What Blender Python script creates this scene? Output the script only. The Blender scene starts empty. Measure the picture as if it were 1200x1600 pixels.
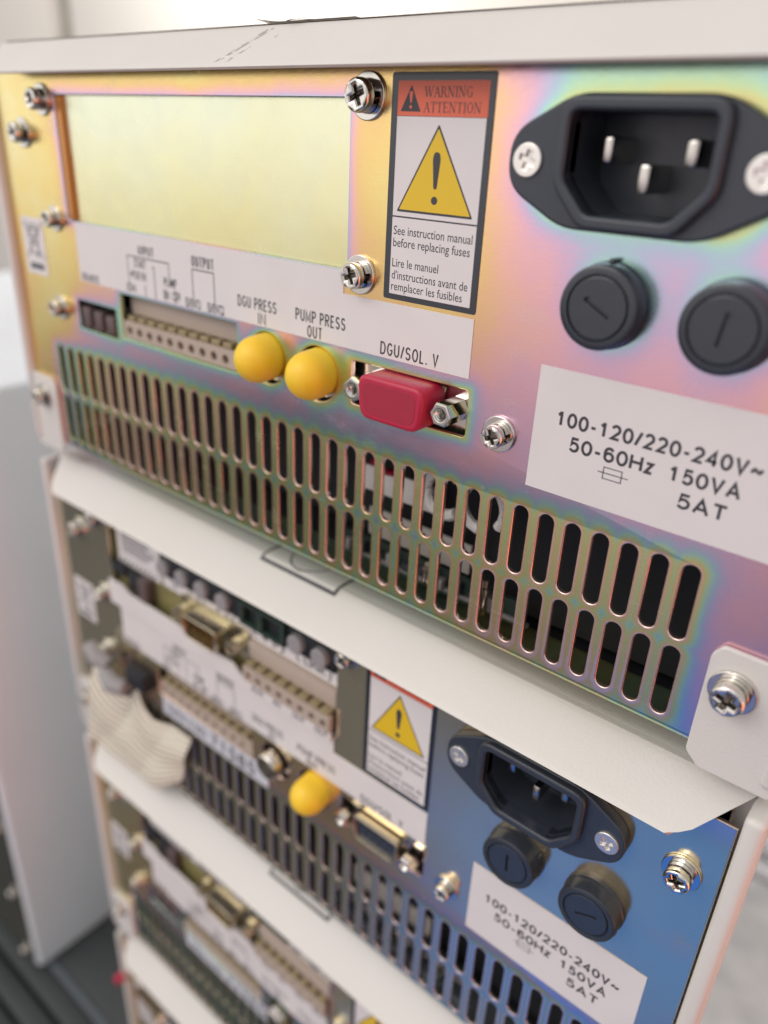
import bpy, bmesh, math, random
from mathutils import Vector, Matrix

random.seed(7)
S = bpy.context.scene
COL = S.collection
MM = 0.001

# ------------------------------------------------------------------ camera
cam_d = bpy.data.cameras.new("camera")
cam = bpy.data.objects.new("camera", cam_d)
COL.objects.link(cam)
S.camera = cam
CR = [(0.76992, 0.636539, 0.045184), (0.307842, -0.30846, -0.900048), (-0.558978, 0.706874, -0.433443)]
right, down, fwd = (Vector(r) for r in CR)
cam.matrix_world = Matrix.Translation(Vector((282.639, -134.185, 106.269)) * MM) @ Matrix((right, -down, -fwd)).transposed().to_4x4()
cam_d.sensor_fit = 'VERTICAL'
cam_d.sensor_height = 24.0
cam_d.sensor_width = 18.0
cam_d.lens = 18.0819
cam_d.clip_start = 0.005
cam_d.clip_end = 50.0
cam_d.dof.use_dof = True
cam_d.dof.focus_distance = 0.163
cam_d.dof.aperture_fstop = 5.0

# ------------------------------------------------------------------ world (light of the room)
S.view_settings.view_transform = 'Standard'
S.view_settings.look = 'None'
S.view_settings.exposure = 0.0
S.view_settings.gamma = 1.0
W = bpy.data.worlds.new("World")
S.world = W
W.use_nodes = True


class V:
    """tiny expression wrapper round math nodes"""
    nt = None

    def __init__(self, s):
        self.s = s

    @staticmethod
    def op(kind, *a):
        n = V.nt.nodes.new('ShaderNodeMath')
        n.operation = kind
        for i, x in enumerate(a):
            if isinstance(x, V):
                V.nt.links.new(x.s, n.inputs[i])
            else:
                n.inputs[i].default_value = float(x)
        return V(n.outputs[0])

    def __add__(s, o): return V.op('ADD', s, o)
    __radd__ = __add__
    def __sub__(s, o): return V.op('SUBTRACT', s, o)
    def __rsub__(s, o): return V.op('SUBTRACT', o, s)
    def __mul__(s, o): return V.op('MULTIPLY', s, o)
    __rmul__ = __mul__
    def __truediv__(s, o): return V.op('DIVIDE', s, o)
    def abs(s): return V.op('ABSOLUTE', s)
    def max(s, o): return V.op('MAXIMUM', s, o)
    def min(s, o): return V.op('MINIMUM', s, o)
    def sqrt(s): return V.op('SQRT', s)
    def expneg(s, l): return V.op('POWER', 2.718281828, s * (-1.0 / l))

    def smooth(s, a, b, c=0.0, d=1.0):
        n = V.nt.nodes.new('ShaderNodeMapRange')
        n.interpolation_type = 'SMOOTHSTEP'
        V.nt.links.new(s.s, n.inputs[0])
        for i, x in enumerate((a, b, c, d)):
            n.inputs[i + 1].default_value = x
        return V(n.outputs[0])


def vdot(nt, vec, d):
    n = nt.nodes.new('ShaderNodeVectorMath')
    n.operation = 'DOT_PRODUCT'
    nt.links.new(vec, n.inputs[0])
    n.inputs[1].default_value = d
    return V(n.outputs['Value'])


def colscale(nt, col, fac):
    n = nt.nodes.new('ShaderNodeVectorMath')
    n.operation = 'SCALE'
    n.inputs[0].default_value = col
    nt.links.new(fac.s, n.inputs['Scale'])
    return n.outputs[0]


def coladd(nt, a, b):
    n = nt.nodes.new('ShaderNodeVectorMath')
    n.operation = 'ADD'
    nt.links.new(a, n.inputs[0])
    nt.links.new(b, n.inputs[1])
    return n.outputs[0]


def room_light():
    nt = W.node_tree
    V.nt = nt
    bg = nt.nodes['Background']
    tc = nt.nodes.new('ShaderNodeTexCoord')
    vec = tc.outputs['Generated']
    z = vdot(nt, vec, (0, 0, 1))
    up = z.smooth(-0.40, 0.06)
    tot = coladd(nt, colscale(nt, (0.66, 0.64, 0.63), up), colscale(nt, (0.045, 0.047, 0.045), 1.0 - up))
    # window, pale clothing, blue trousers, an unseen orange thing at the right, ceiling of the room round the camera
    for az, el, w0, w1, c in ((-56, 15, 4, 38, (0.60, 0.59, 0.53)),
                              (-14, -8, 3, 32, (0.58, 0.48, 0.50)),
                              (-8, -50, 7, 21, (0.0, 0.15, 0.66)),
                              (-50, -45, 6, 32, (0.055, 0.040, 0.030)),
                              (-10, -80, 6, 26, (0.20, 0.21, 0.19)),
                              (92, -20, 8, 30, (3.4, 0.68, 0.16)),
                              (-20, 48, 5, 50, (0.55, 0.54, 0.51))):
        a, e = math.radians(az), math.radians(el)
        d = vdot(nt, vec, (math.sin(a) * math.cos(e), -math.cos(a) * math.cos(e), math.sin(e)))
        f = d.smooth(math.cos(math.radians(w1)), math.cos(math.radians(w0)))
        if el == -50:      # blue cut off lower down so the vents stay grey
            f = f * z.smooth(-0.885, -0.815)
        tot = coladd(nt, tot, colscale(nt, c, f))
    nt.links.new(tot, bg.inputs['Color'])
    bg.inputs['Strength'].default_value = 1.0


room_light()


def area(name, loc, target, size, power, colr):
    d = bpy.data.lights.new(name, 'AREA')
    d.shape = 'RECTANGLE'
    d.size, d.size_y = size
    d.energy = power
    d.color = colr
    o = bpy.data.objects.new(name, d)
    COL.objects.link(o)
    o.location = Vector(loc) * MM
    o.rotation_euler = (Vector(target) * MM - o.location).to_track_quat('-Z', 'Y').to_euler()
    return o


area("key_lamp", (-250, -800, 760), (150, 0, 40), (0.7, 0.5), 3.6, (1.0, 0.96, 0.92))  # key light set above front left for soft shadows, source unseen
area("wall_fill", (-560, 420, 520), (-650, 740, 270), (0.3, 0.2), 3.2, (1.0, 0.99, 0.97))  # unseen lamp added to brighten the cabinet doors behind


area("board_fill", (560, 760, 300), (420, 330, -420), (0.3, 0.3), 2.2, (0.96, 0.98, 1.0))  # unseen lamp added to brighten the grey board and rails

# ------------------------------------------------------------------ materials
def mat(name, base, rough=0.5, metal=0.0, spec=0.5, bump=0.0, bscale=400.0, var=0.0, vscale=60.0, coat=0.0, sss=0.0):
    m = bpy.data.materials.new(name)
    m.use_nodes = True
    nt = m.node_tree
    p = nt.nodes['Principled BSDF']
    p.inputs['Base Color'].default_value = (*base, 1)
    p.inputs['Roughness'].default_value = rough
    p.inputs['Metallic'].default_value = metal
    p.inputs['Specular IOR Level'].default_value = spec
    p.inputs['Coat Weight'].default_value = coat
    p.inputs['Coat Roughness'].default_value = 0.2
    if sss:
        p.inputs['Subsurface Weight'].default_value = sss
        p.inputs['Subsurface Radius'].default_value = (0.004, 0.002, 0.001)
        p.inputs['Subsurface Scale'].default_value = 0.6
    geo = nt.nodes.new('ShaderNodeNewGeometry')
    if var:
        n = nt.nodes.new('ShaderNodeTexNoise')
        n.inputs['Scale'].default_value = vscale
        n.inputs['Detail'].default_value = 5
        nt.links.new(geo.outputs['Position'], n.inputs['Vector'])
        mx = nt.nodes.new('ShaderNodeMix')
        mx.data_type = 'RGBA'
        mx.inputs['A'].default_value = (*[c * (1 - var) for c in base], 1)
        mx.inputs['B'].default_value = (*[min(1, c * (1 + var)) for c in base], 1)
        nt.links.new(n.outputs['Fac'], mx.inputs['Factor'])
        nt.links.new(mx.outputs['Result'], p.inputs['Base Color'])
        mr = nt.nodes.new('ShaderNodeMapRange')
        mr.inputs['To Min'].default_value = max(0.02, rough - 0.1)
        mr.inputs['To Max'].default_value = min(1, rough + 0.1)
        nt.links.new(n.outputs['Fac'], mr.inputs['Value'])
        nt.links.new(mr.outputs['Result'], p.inputs['Roughness'])
    if bump:
        n2 = nt.nodes.new('ShaderNodeTexNoise')
        n2.inputs['Scale'].default_value = bscale
        n2.inputs['Detail'].default_value = 3
        nt.links.new(geo.outputs['Position'], n2.inputs['Vector'])
        b = nt.nodes.new('ShaderNodeBump')
        b.inputs['Strength'].default_value = bump
        b.inputs['Distance'].default_value = 0.0002
        nt.links.new(n2.outputs['Fac'], b.inputs['Height'])
        nt.links.new(b.outputs['Normal'], p.inputs['Normal'])
    return m


M = {}
M['paint'] = mat('cream_paint', (0.685, 0.648, 0.62), 0.42, bump=0.35, bscale=1500, var=0.06, vscale=28)
M['oven_paint'] = mat('oven_paint', (0.78, 0.81, 0.86), 0.5, bump=0.2, bscale=1500, var=0.03, vscale=20)
M['paper'] = mat('label_paper', (0.74, 0.69, 0.69), 0.38, var=0.05, vscale=90, bump=0.25, bscale=120)
M['ink'] = mat('label_ink', (0.045, 0.042, 0.05), 0.5)
M['grey_ink'] = mat('grey_ink', (0.11, 0.11, 0.125), 0.5)
M['gloss_black'] = mat('label_black', (0.022, 0.026, 0.038), 0.22, coat=0.4, bump=0.12, bscale=180)
M['red_ink'] = mat('label_red', (0.78, 0.145, 0.075), 0.35)
M['yellow_ink'] = mat('label_yellow', (0.76, 0.50, 0.02), 0.35)
M['plastic'] = mat('black_plastic', (0.034, 0.041, 0.056), 0.33, bump=0.1, bscale=1800, var=0.15, vscale=300)
M['gloss_plastic'] = mat('glossy_black_plastic', (0.034, 0.040, 0.052), 0.24, bump=0.06, bscale=1200, var=0.15, vscale=400)
M['dark'] = mat('dark_inside', (0.012, 0.013, 0.018), 0.7)
M['steel'] = mat('bright_steel', (0.70, 0.67, 0.63), 0.17, 1.0, var=0.08, vscale=500)
M['nickel'] = mat('nickel', (0.80, 0.77, 0.73), 0.38, 0.9, var=0.05, vscale=700)
M['pin'] = mat('pin_metal', (0.55, 0.52, 0.49), 0.2, 1.0)
M['brass'] = mat('gold_contacts', (0.72, 0.50, 0.22), 0.3, 1.0)
M['shell'] = mat('tinned_shell', (0.62, 0.56, 0.42), 0.3, 1.0, var=0.1, vscale=400)
M['beige'] = mat('beige_plastic', (0.46, 0.37, 0.31), 0.5, var=0.05, vscale=200, bump=0.1, bscale=1500)
M['olive'] = mat('olive_plastic', (0.30, 0.235, 0.13), 0.5, var=0.12, vscale=300)
M['hole'] = mat('terminal_hole', (0.12, 0.075, 0.06), 0.6)
M['yellow'] = mat('yellow_vinyl', (0.93, 0.60, 0.03), 0.42, var=0.04, vscale=150, sss=0.25, bump=0.08, bscale=900)
M['red'] = mat('red_vinyl', (0.48, 0.016, 0.058), 0.4, var=0.1, vscale=250, sss=0.2, bump=0.12, bscale=1600)
M['red_face'] = mat('red_vinyl_face', (0.37, 0.015, 0.045), 0.55, var=0.08, vscale=400, bump=0.15, bscale=2200)
M['brown'] = mat('brown_switch', (0.11, 0.075, 0.075), 0.5, var=0.2, vscale=300)
M['greyplug'] = mat('grey_plug', (0.30, 0.28, 0.29), 0.5)
M['pcb'] = mat('circuit_board', (0.022, 0.042, 0.034), 0.45, var=0.3, vscale=300)
M['cream_part'] = mat('cream_bracket', (0.52, 0.49, 0.45), 0.4, var=0.05)
M['tape'] = None
M['lip_shade'] = mat('shaded_underside', (0.16, 0.14, 0.13), 0.5)  # dark grey stands in for the shade under the lip
M['recess_shade'] = mat('screw_recess', (0.22, 0.19, 0.17), 0.3, 1.0)  # darker steel stands in for shade down in the cross slot
M['bench'] = mat('bench_top', (0.045, 0.05, 0.053), 0.5, var=0.2, vscale=25)
M['bench_edge'] = mat('bench_edge', (0.11, 0.13, 0.145), 0.45)
M['wall'] = mat('wall_paint', (0.70, 0.655, 0.59), 0.7, var=0.03, vscale=5)
M['carcass'] = mat('cabinet_carcass', (0.36, 0.335, 0.28), 0.7)  # darkened to stand in for the shade between the doors
M['cab'] = mat('cabinet_paint', (0.74, 0.70, 0.635), 0.6, var=0.03, vscale=5)
M['board'] = mat('mottled_board', (0.74, 0.77, 0.80), 0.5, var=0.35, vscale=45)
M['rail'] = mat('white_rail', (0.86, 0.87, 0.89), 0.35)
M['oven_back'] = mat('oven_back', (0.10, 0.10, 0.085), 0.4, 0.5, var=0.2, vscale=40)
M['edge_reflection'] = mat('orange_reflection', (0.55, 0.24, 0.08), 0.3, 0.9)  # orange stands in for a reflection on the window's inner edge
M['floor'] = mat('floor', (0.35, 0.35, 0.35), 0.6, var=0.15, vscale=8)

# ------------------------------------------------------------------ layout of the rear panel (mm)
U = 137.24                  # height of one module
BASE = (140.5, 200.0, -8.5)  # a module's origin in panel coordinates
P_SLOT, X_SLOT, N_SLOT = 6.0752, 250.0, 37
ZU, ZL, HS, RS = 29.9, 11.75, 8.15, 1.72
WIN = (46.6, 162.3, 79.7, 113.9)
REM = (46.2, 67.6, 46.6, 55.7)
TER = (70.6, 123.8, 47.7, 61.1)
DSU = (164.8, 197.6, 49.1, 59.5)
BNC = ((135.4, 54.2, 6.8), (153.3, 53.8, 6.9))


def chromate(name, dull=0.0, seed=0.0, base_shift=0.0, rough=0.22, stain=1.0, amp=0.64, vary=1.0):
    """zinc plate with a yellow chromate film: the film's own interference colours change with its thickness,
    which is greater round every punched edge"""
    m = bpy.data.materials.new(name)
    m.use_nodes = True
    nt = m.node_tree
    V.nt = nt
    p = nt.nodes['Principled BSDF']
    tc = nt.nodes.new('ShaderNodeTexCoord')
    sp = nt.nodes.new('ShaderNodeSeparateXYZ')
    nt.links.new(tc.outputs['Object'], sp.inputs[0])
    x = V(sp.outputs['X']) * 1000.0 + BASE[0]
    z = V(sp.outputs['Z']) * 1000.0 + BASE[2]

    def noise(scale, detail, sx=1, sz=1, off=0.0):
        c = nt.nodes.new('ShaderNodeCombineXYZ')
        nt.links.new((x * (sx * 0.01)).s, c.inputs[0])
        nt.links.new((z * (sz * 0.01)).s, c.inputs[2])
        c.inputs[1].default_value = seed + off
        n = nt.nodes.new('ShaderNodeTexNoise')
        n.inputs['Scale'].default_value = scale
        n.inputs['Detail'].default_value = detail
        nt.links.new(c.outputs[0], n.inputs['Vector'])
        return V(n.outputs['Fac'])

    def rect(r, rnd=0.0):
        cx, cz = (r[0] + r[1]) / 2, (r[2] + r[3]) / 2
        hx, hz = (r[1] - r[0]) / 2 - rnd, (r[3] - r[2]) / 2 - rnd
        dx = ((x - cx).abs() - hx).max(0.0)
        dz = ((z - cz).abs() - hz).max(0.0)
        return ((dx * dx + dz * dz).sqrt() - rnd).max(0.0)

    def disc(cx, cz, r):
        dx, dz = x - cx, z - cz
        return ((dx * dx + dz * dz).sqrt() - r).max(0.0)

    # distance to the nearest vent slot
    k = V.op('ROUND', (X_SLOT - x) / P_SLOT).max(0.0).min(float(N_SLOT - 1))
    du = x - (X_SLOT - k * P_SLOT)

    def slot(zc):
        dz = ((z - zc).abs() - (HS - RS)).max(0.0)
        return ((du * du + dz * dz).sqrt() - RS).max(0.0)

    ds = slot(ZU).min(slot(ZL))
    g1 = noise(2.2, 3, off=1.3) - 0.5
    g2 = noise(7.0, 4, off=4.1) - 0.5
    gr = noise(140.0, 2, off=5.5) - 0.5
    br = noise(3.0, 4, 1.0, 60.0, off=7.7) - 0.5
    low = z.smooth(78.0, 52.0)
    inx = x.smooth(28.0, 62.0)
    rightp = x.smooth(188.0, 210.0)
    phi = 0.17 + base_shift + low * inx * 0.23 + rightp * (1.0 - low) * 0.20 + rightp * low * 0.06 + g1 * (0.46 * vary) + g2 * (0.15 * vary) + br * 0.05 + gr * 0.07
    phi = phi + ds.expneg(2.3) * amp
    for r, a, l in ((WIN, 0.42, 1.8), (REM, 0.36, 1.6), (TER, 0.36, 1.6), (DSU, 0.52, 2.0)):
        phi = phi + rect(r).expneg(l) * (a * vary)
    for c in BNC:
        phi = phi + disc(*c).expneg(2.0) * (0.5 * vary)
    phi = phi + rect((205.5, 249.5, 94.5, 114.6), 9.0).expneg(3.2) * (0.36 * vary)
    phi = phi + disc(225.3, 81.5, 7.4).expneg(3.0) * (0.26 * vary) + disc(246.8, 81.5, 7.4).expneg(3.0) * (0.26 * vary)
    phi = phi + z.max(0.0).expneg(3.0) * 0.22
    phi = phi + (z - 112.0).max(0.0).smooth(0.0, 10.0) * rightp * 0.18
    ramp = nt.nodes.new('ShaderNodeValToRGB')
    cr = ramp.color_ramp
    cr.interpolation = 'B_SPLINE'
    stops = [(0.00, (0.84, 0.81, 0.64)), (0.12, (0.86, 0.70, 0.25)), (0.24, (0.86, 0.57, 0.24)),
             (0.33, (0.88, 0.52, 0.44)), (0.42, (0.82, 0.48, 0.55)), (0.52, (0.60, 0.48, 0.68)),
             (0.61, (0.40, 0.60, 0.70)), (0.69, (0.45, 0.74, 0.54)), (0.78, (0.58, 0.71, 0.34)),
             (0.87, (0.74, 0.62, 0.24)), (0.95, (0.84, 0.58, 0.42)), (1.00, (0.92, 0.68, 0.62))]
    while len(cr.elements) < len(stops):
        cr.elements.new(0.5)
    for e, (t, c) in zip(cr.elements, stops):
        e.position = t
        e.color = (*c, 1)
    nt.links.new(phi.s, ramp.inputs[0])
    hs = nt.nodes.new('ShaderNodeHueSaturation')
    hs.inputs['Saturation'].default_value = 1.0 - dull
    hs.inputs['Value'].default_value = 1.0
    nt.links.new(ramp.outputs[0], hs.inputs['Color'])
    # dried stains and wiped smears in the film
    st = (noise(5.0, 8, 1.0, 1.6, off=11.0)).smooth(0.56, 0.72) * 0.16 + (noise(40.0, 6, off=15.0)).smooth(0.66, 0.76) * 0.22
    # fine handling scratches running both ways, and specks
    scr = noise(26.0, 2, 1.0, 0.035, off=21.0).smooth(0.70, 0.73) + noise(26.0, 2, 0.04, 1.0, off=25.0).smooth(0.70, 0.73)
    spk = noise(160.0, 1, off=31.0).smooth(0.78, 0.81)
    st = ((st + scr * 0.10 + spk * 0.5) * stain).min(0.6)
    mx = nt.nodes.new('ShaderNodeMix')
    mx.data_type = 'RGBA'
    nt.links.new(st.s, mx.inputs['Factor'])
    nt.links.new(hs.outputs[0], mx.inputs['A'])
    mx.inputs['B'].default_value = (0.66, 0.63, 0.58, 1)
    nt.links.new(mx.outputs['Result'], p.inputs['Base Color'])
    p.inputs['Metallic'].default_value = 0.92
    ro = (noise(30.0, 4, 1.0, 8.0, off=2.2) - 0.5) * 0.16 + rough + st * 0.5
    nt.links.new(ro.s, p.inputs['Roughness'])
    b = nt.nodes.new('ShaderNodeBump')
    b.inputs['Strength'].default_value = 0.05
    b.inputs['Distance'].default_value = 0.0002
    nt.links.new((noise(90.0, 3, 1.0, 10.0, off=9.0) + noise(300.0, 2, off=3.0) * 0.6).s, b.inputs['Height'])
    nt.links.new(b.outputs['Normal'], p.inputs['Normal'])
    return m


def blank_metal():
    m = mat('pale_chromate', (0.74, 0.76, 0.58), 0.34, 0.92, bump=0.9, bscale=38)
    nt = m.node_tree
    p = nt.nodes['Principled BSDF']
    tc = nt.nodes.new('ShaderNodeTexCoord')
    facs = []
    for sc, det in ((22.0, 3.0), (90.0, 6.0)):
        n = nt.nodes.new('ShaderNodeTexNoise')
        n.inputs['Scale'].default_value = sc
        n.inputs['Detail'].default_value = det
        n.inputs['Distortion'].default_value = 0.6
        nt.links.new(tc.outputs['Object'], n.inputs['Vector'])
        facs.append(n.outputs['Fac'])
    V.nt = nt
    sp = nt.nodes.new('ShaderNodeSeparateXYZ')
    nt.links.new(tc.outputs['Object'], sp.inputs[0])
    zz = V(sp.outputs['Z']) * 1000.0 + BASE[2]
    t = zz.smooth(74.0, 118.0) * 0.7 + (V(facs[0]) - 0.5) * 0.9 + (V(facs[1]) - 0.5) * 0.35 + 0.1  # mint-to-yellow rise stands in for the room's reflection; noise is film tone
    mx = nt.nodes.new('ShaderNodeMix')
    mx.data_type = 'RGBA'
    mx.clamp_factor = True
    mx.inputs['A'].default_value = (0.84, 0.76, 0.40, 1)
    mx.inputs['B'].default_value = (0.82, 0.87, 0.72, 1)
    nt.links.new(t.s, mx.inputs['Factor'])
    nt.links.new(mx.outputs['Result'], p.inputs['Base Color'])
    ro = (V(facs[1]) - 0.5) * 0.35 + 0.27
    nt.links.new(ro.s, p.inputs['Roughness'])
    return m


def tape_mat():
    m = mat('ribbed_beige', (0.66, 0.60, 0.50), 0.6)
    nt = m.node_tree
    p = nt.nodes['Principled BSDF']
    uv = nt.nodes.new('ShaderNodeUVMap')
    w = nt.nodes.new('ShaderNodeTexWave')
    w.bands_direction = 'Y'
    w.inputs['Scale'].default_value = 3.6
    w.inputs['Distortion'].default_value = 0.8
    w.wave_profile = 'TRI'
    nt.links.new(uv.outputs[0], w.inputs['Vector'])
    mx = nt.nodes.new('ShaderNodeMix')
    mx.data_type = 'RGBA'
    mx.inputs['A'].default_value = (0.30, 0.27, 0.23, 1)
    mx.inputs['B'].default_value = (0.82, 0.75, 0.62, 1)
    V.nt = nt
    nt.links.new(V(w.outputs['Fac']).smooth(0.12, 0.42).s, mx.inputs['Factor'])
    nt.links.new(mx.outputs['Result'], p.inputs['Base Color'])
    return m


M['tape'] = tape_mat()
M['blank'] = blank_metal()

# ------------------------------------------------------------------ mesh helpers


class MB:
    """collects shapes in mm (x right, y into the stack, z up) and links them as ONE mesh object"""

    def __init__(self):
        self.bm = bmesh.new()
        self.uv = None

    def _start(self):
        return set(self.bm.faces)

    def _mark(self, before, mi):
        for f in self.bm.faces:
            if f not in before:
                f.material_index = mi

    def box(self, x0, x1, y0, y1, z0, z1, bev=0.0, mi=0, seg=2):
        before = self._start()
        r = bmesh.ops.create_cube(self.bm, size=1.0)
        for v in r['verts']:
            v.co = Vector(((x0 + x1) / 2 + v.co.x * (x1 - x0), (y0 + y1) / 2 + v.co.y * (y1 - y0), (z0 + z1) / 2 + v.co.z * (z1 - z0)))
        if bev:
            es = list({e for v in r['verts'] for e in v.link_edges})
            bmesh.ops.bevel(self.bm, geom=es, offset=bev, segments=seg, affect='EDGES', profile=0.5)
        self._mark(before, mi)
        return self

    def add_mesh(self, me, fn, mi):
        vs = [self.bm.verts.new(fn(v.co)) for v in me.vertices]
        for pl in me.polygons:
            try:
                f = self.bm.faces.new([vs[i] for i in pl.vertices])
                f.material_index = mi
            except ValueError:
                pass
        bpy.data.meshes.remove(me)

    def plate(self, outer, holes=(), y0=0.0, y1=1.0, bev=0.0, mi=0, res=2):
        """flat plate with an outline and holes in the xz plane, from y0 (front) to y1, rounded edges"""
        cu = bpy.data.curves.new('outline', 'CURVE')
        cu.dimensions = '2D'
        cu.fill_mode = 'BOTH'
        t = y1 - y0
        if t > 0:
            cu.extrude = t / 2 - bev
            cu.bevel_depth = bev
            cu.bevel_resolution = res
            cu.offset = -bev
        for pts in [outer] + list(holes):
            s = cu.splines.new('POLY')
            s.points.add(len(pts) - 1)
            for pt, (a, b) in zip(s.points, pts):
                pt.co = (a, b, 0, 1)
            s.use_cyclic_u = True
        o = bpy.data.objects.new('outline', cu)
        me = bpy.data.meshes.new_from_object(o)
        bpy.data.objects.remove(o)
        bpy.data.curves.remove(cu)
        yc = (y0 + y1) / 2
        self.add_mesh(me, lambda c: (c.x, yc - c.z, c.y), mi)
        return self

    def flat(self, pts, y, mi=0):
        f = self.bm.faces.new([self.bm.verts.new((a, y, b)) for a, b in pts])
        f.normal_update()
        if f.normal.y > 0:
            f.normal_flip()
        f.material_index = mi
        return self

    def bar(self, a, b, w, y, mi=0):
        """a printed line from a to b"""
        d = Vector(b) - Vector(a)
        n = Vector((-d.y, d.x)).normalized() * (w / 2)
        return self.flat([(a[0] + n.x, a[1] + n.y), (b[0] + n.x, b[1] + n.y), (b[0] - n.x, b[1] - n.y), (a[0] - n.x, a[1] - n.y)], y, mi)

    def text(self, s, x0, x1, zb, cap, y, mi=0, bold=0.0):
        cu = bpy.data.curves.new('txt', 'FONT')
        cu.body = s
        cu.size = 1.0
        cu.offset = bold
        cu.resolution_u = 3
        o = bpy.data.objects.new('txt', cu)
        me = bpy.data.meshes.new_from_object(o)
        bpy.data.objects.remove(o)
        bpy.data.curves.remove(cu)
        xs = [v.co.x for v in me.vertices]
        a, b = min(xs), max(xs)
        k = (x1 - x0) / (b - a)
        kz = cap / CAP
        self.add_mesh(me, lambda c: (x0 + (c.x - a) * k, y, zb + c.y * kz), mi)
        return self

    def lathe(self, prof, cx, cz, seg=32, mi=0, ang=0.0):
        """(radius, y) profile turned round an axis along y"""
        rings = []
        for r, y in prof:
            if r < 1e-6:
                rings.append([self.bm.verts.new((cx, y, cz))])
            else:
                rings.append([self.bm.verts.new((cx + r * math.cos(ang + 2 * math.pi * i / seg), y, cz + r * math.sin(ang + 2 * math.pi * i / seg))) for i in range(seg)])
        for a, b in zip(rings, rings[1:]):
            for i in range(seg):
                j = (i + 1) % seg
                q = [a[i % len(a)], a[j % len(a)], b[j % len(b)], b[i % len(b)]]
                u = []
                for v in q:
                    if v not in u:
                        u.append(v)
                if len(u) > 2:
                    f = self.bm.faces.new(u)
                    f.material_index = mi
        return self

    def poly3(self, pts, mi=0):
        f = self.bm.faces.new([self.bm.verts.new(p) for p in pts])
        f.material_index = mi
        return self

    def sheet(self, grid, mi=0, uvs=False):
        n, m_ = len(grid), len(grid[0])
        vs = [[self.bm.verts.new(p) for p in row] for row in grid]
        lay = self.bm.loops.layers.uv.verify() if uvs else None
        for i in range(n - 1):
            for j in range(m_ - 1):
                f = self.bm.faces.new((vs[i][j], vs[i + 1][j], vs[i + 1][j + 1], vs[i][j + 1]))
                f.material_index = mi
                if uvs:
                    for l, (a, b) in zip(f.loops, ((i, j), (i + 1, j), (i + 1, j + 1), (i, j + 1))):
                        l[lay].uv = (a / (n - 1), b / (m_ - 1))
        return self

    def tube(self, pts, r, seg=10, mi=0):
        rings = []
        for i, p in enumerate(pts):
            p = Vector(p)
            t = (Vector(pts[min(i + 1, len(pts) - 1)]) - Vector(pts[max(i - 1, 0)])).normalized()
            u = t.cross(Vector((0.13, 0.31, 0.94))).normalized()
            w = t.cross(u)
            rr = r[i] if isinstance(r, (list, tuple)) else r
            rings.append([self.bm.verts.new(p + (u * math.cos(2 * math.pi * k / seg) + w * math.sin(2 * math.pi * k / seg)) * rr) for k in range(seg)])
        for a, b in zip(rings, rings[1:]):
            for k in range(seg):
                f = self.bm.faces.new((a[k], a[(k + 1) % seg], b[(k + 1) % seg], b[k]))
                f.material_index = mi
        for ring in (rings[0], rings[-1]):
            f = self.bm.faces.new(ring)
            f.material_index = mi
        return self

    def mesh(self, name, mats, origin=BASE, smooth=35, recalc=True):
        if recalc:
            bmesh.ops.recalc_face_normals(self.bm, faces=self.bm.faces)
        me = bpy.data.meshes.new(name)
        o = Vector(origin)
        for v in self.bm.verts:
            v.co = (v.co - o) * MM
        self.bm.to_mesh(me)
        self.bm.free()
        for m in mats:
            me.materials.append(m)
        if smooth:
            me.polygons.foreach_set('use_smooth', [True] * len(me.polygons))
            me.set_sharp_from_angle(angle=math.radians(smooth))
        return me


def put(name, me, parent=None, loc=(0, 0, 0), rot=None):
    o = bpy.data.objects.new(name, me)
    COL.objects.link(o)
    o.location = Vector(loc) * MM
    if rot:
        o.rotation_euler = rot
    o.parent = parent
    return o


def tag(o, label, cat=None, group=None):
    o['label'] = label
    if cat:
        o['category'] = cat
    if group:
        o['group'] = group
    return o


def structure(o):
    o['kind'] = 'structure'
    return o


def circ(cx, cz, r, n=24):
    return [(cx + r * math.cos(2 * math.pi * i / n), cz + r * math.sin(2 * math.pi * i / n)) for i in range(n)]


def rc(r, rad=0.0, n=4):
    x0, x1, z0, z1 = r
    if rad <= 0:
        return [(x0, z0), (x1, z0), (x1, z1), (x0, z1)]
    out = []
    for cx, cz, a0 in ((x1 - rad, z0 + rad, -90), (x1 - rad, z1 - rad, 0), (x0 + rad, z1 - rad, 90), (x0 + rad, z0 + rad, 180)):
        for i in range(n + 1):
            a = math.radians(a0 + 90 * i / n)
            out.append((cx + rad * math.cos(a), cz + rad * math.sin(a)))
    return out


def rpoly(pts, rad, n=4):
    """polygon with rounded corners"""
    out = []
    k = len(pts)
    for i in range(k):
        p0, p, p1 = Vector(pts[i - 1]), Vector(pts[i]), Vector(pts[(i + 1) % k])
        r = rad[i] if isinstance(rad, (list, tuple)) else rad
        a, b = (p0 - p), (p1 - p)
        d = min(r, a.length * 0.45, b.length * 0.45)
        s, e = p + a.normalized() * d, p + b.normalized() * d
        for j in range(n + 1):
            t = j / n
            q = s * (1 - t) ** 2 + p * 2 * t * (1 - t) + e * t * t
            out.append((q.x, q.y))
    return out


def cross(cx, cz, a, w, ang):
    pts = [(a, w), (w, w), (w, a), (-w, a), (-w, w), (-a, w), (-a, -w), (-w, -w), (-w, -a), (w, -a), (w, -w), (a, -w)]
    c, s = math.cos(ang), math.sin(ang)
    return [(cx + p * c - q * s, cz + p * s + q * c) for p, q in pts]


def cap_height():
    cu = bpy.data.curves.new('txt', 'FONT')
    cu.body = 'H'
    o = bpy.data.objects.new('txt', cu)
    me = bpy.data.meshes.new_from_object(o)
    h = max(v.co.y for v in me.vertices)
    bpy.data.objects.remove(o)
    bpy.data.curves.remove(cu)
    bpy.data.meshes.remove(me)
    return h


CAP = cap_height()
CACHE = {}


def cached(key, fn):
    if key not in CACHE:
        CACHE[key] = fn()
    return CACHE[key]


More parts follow.
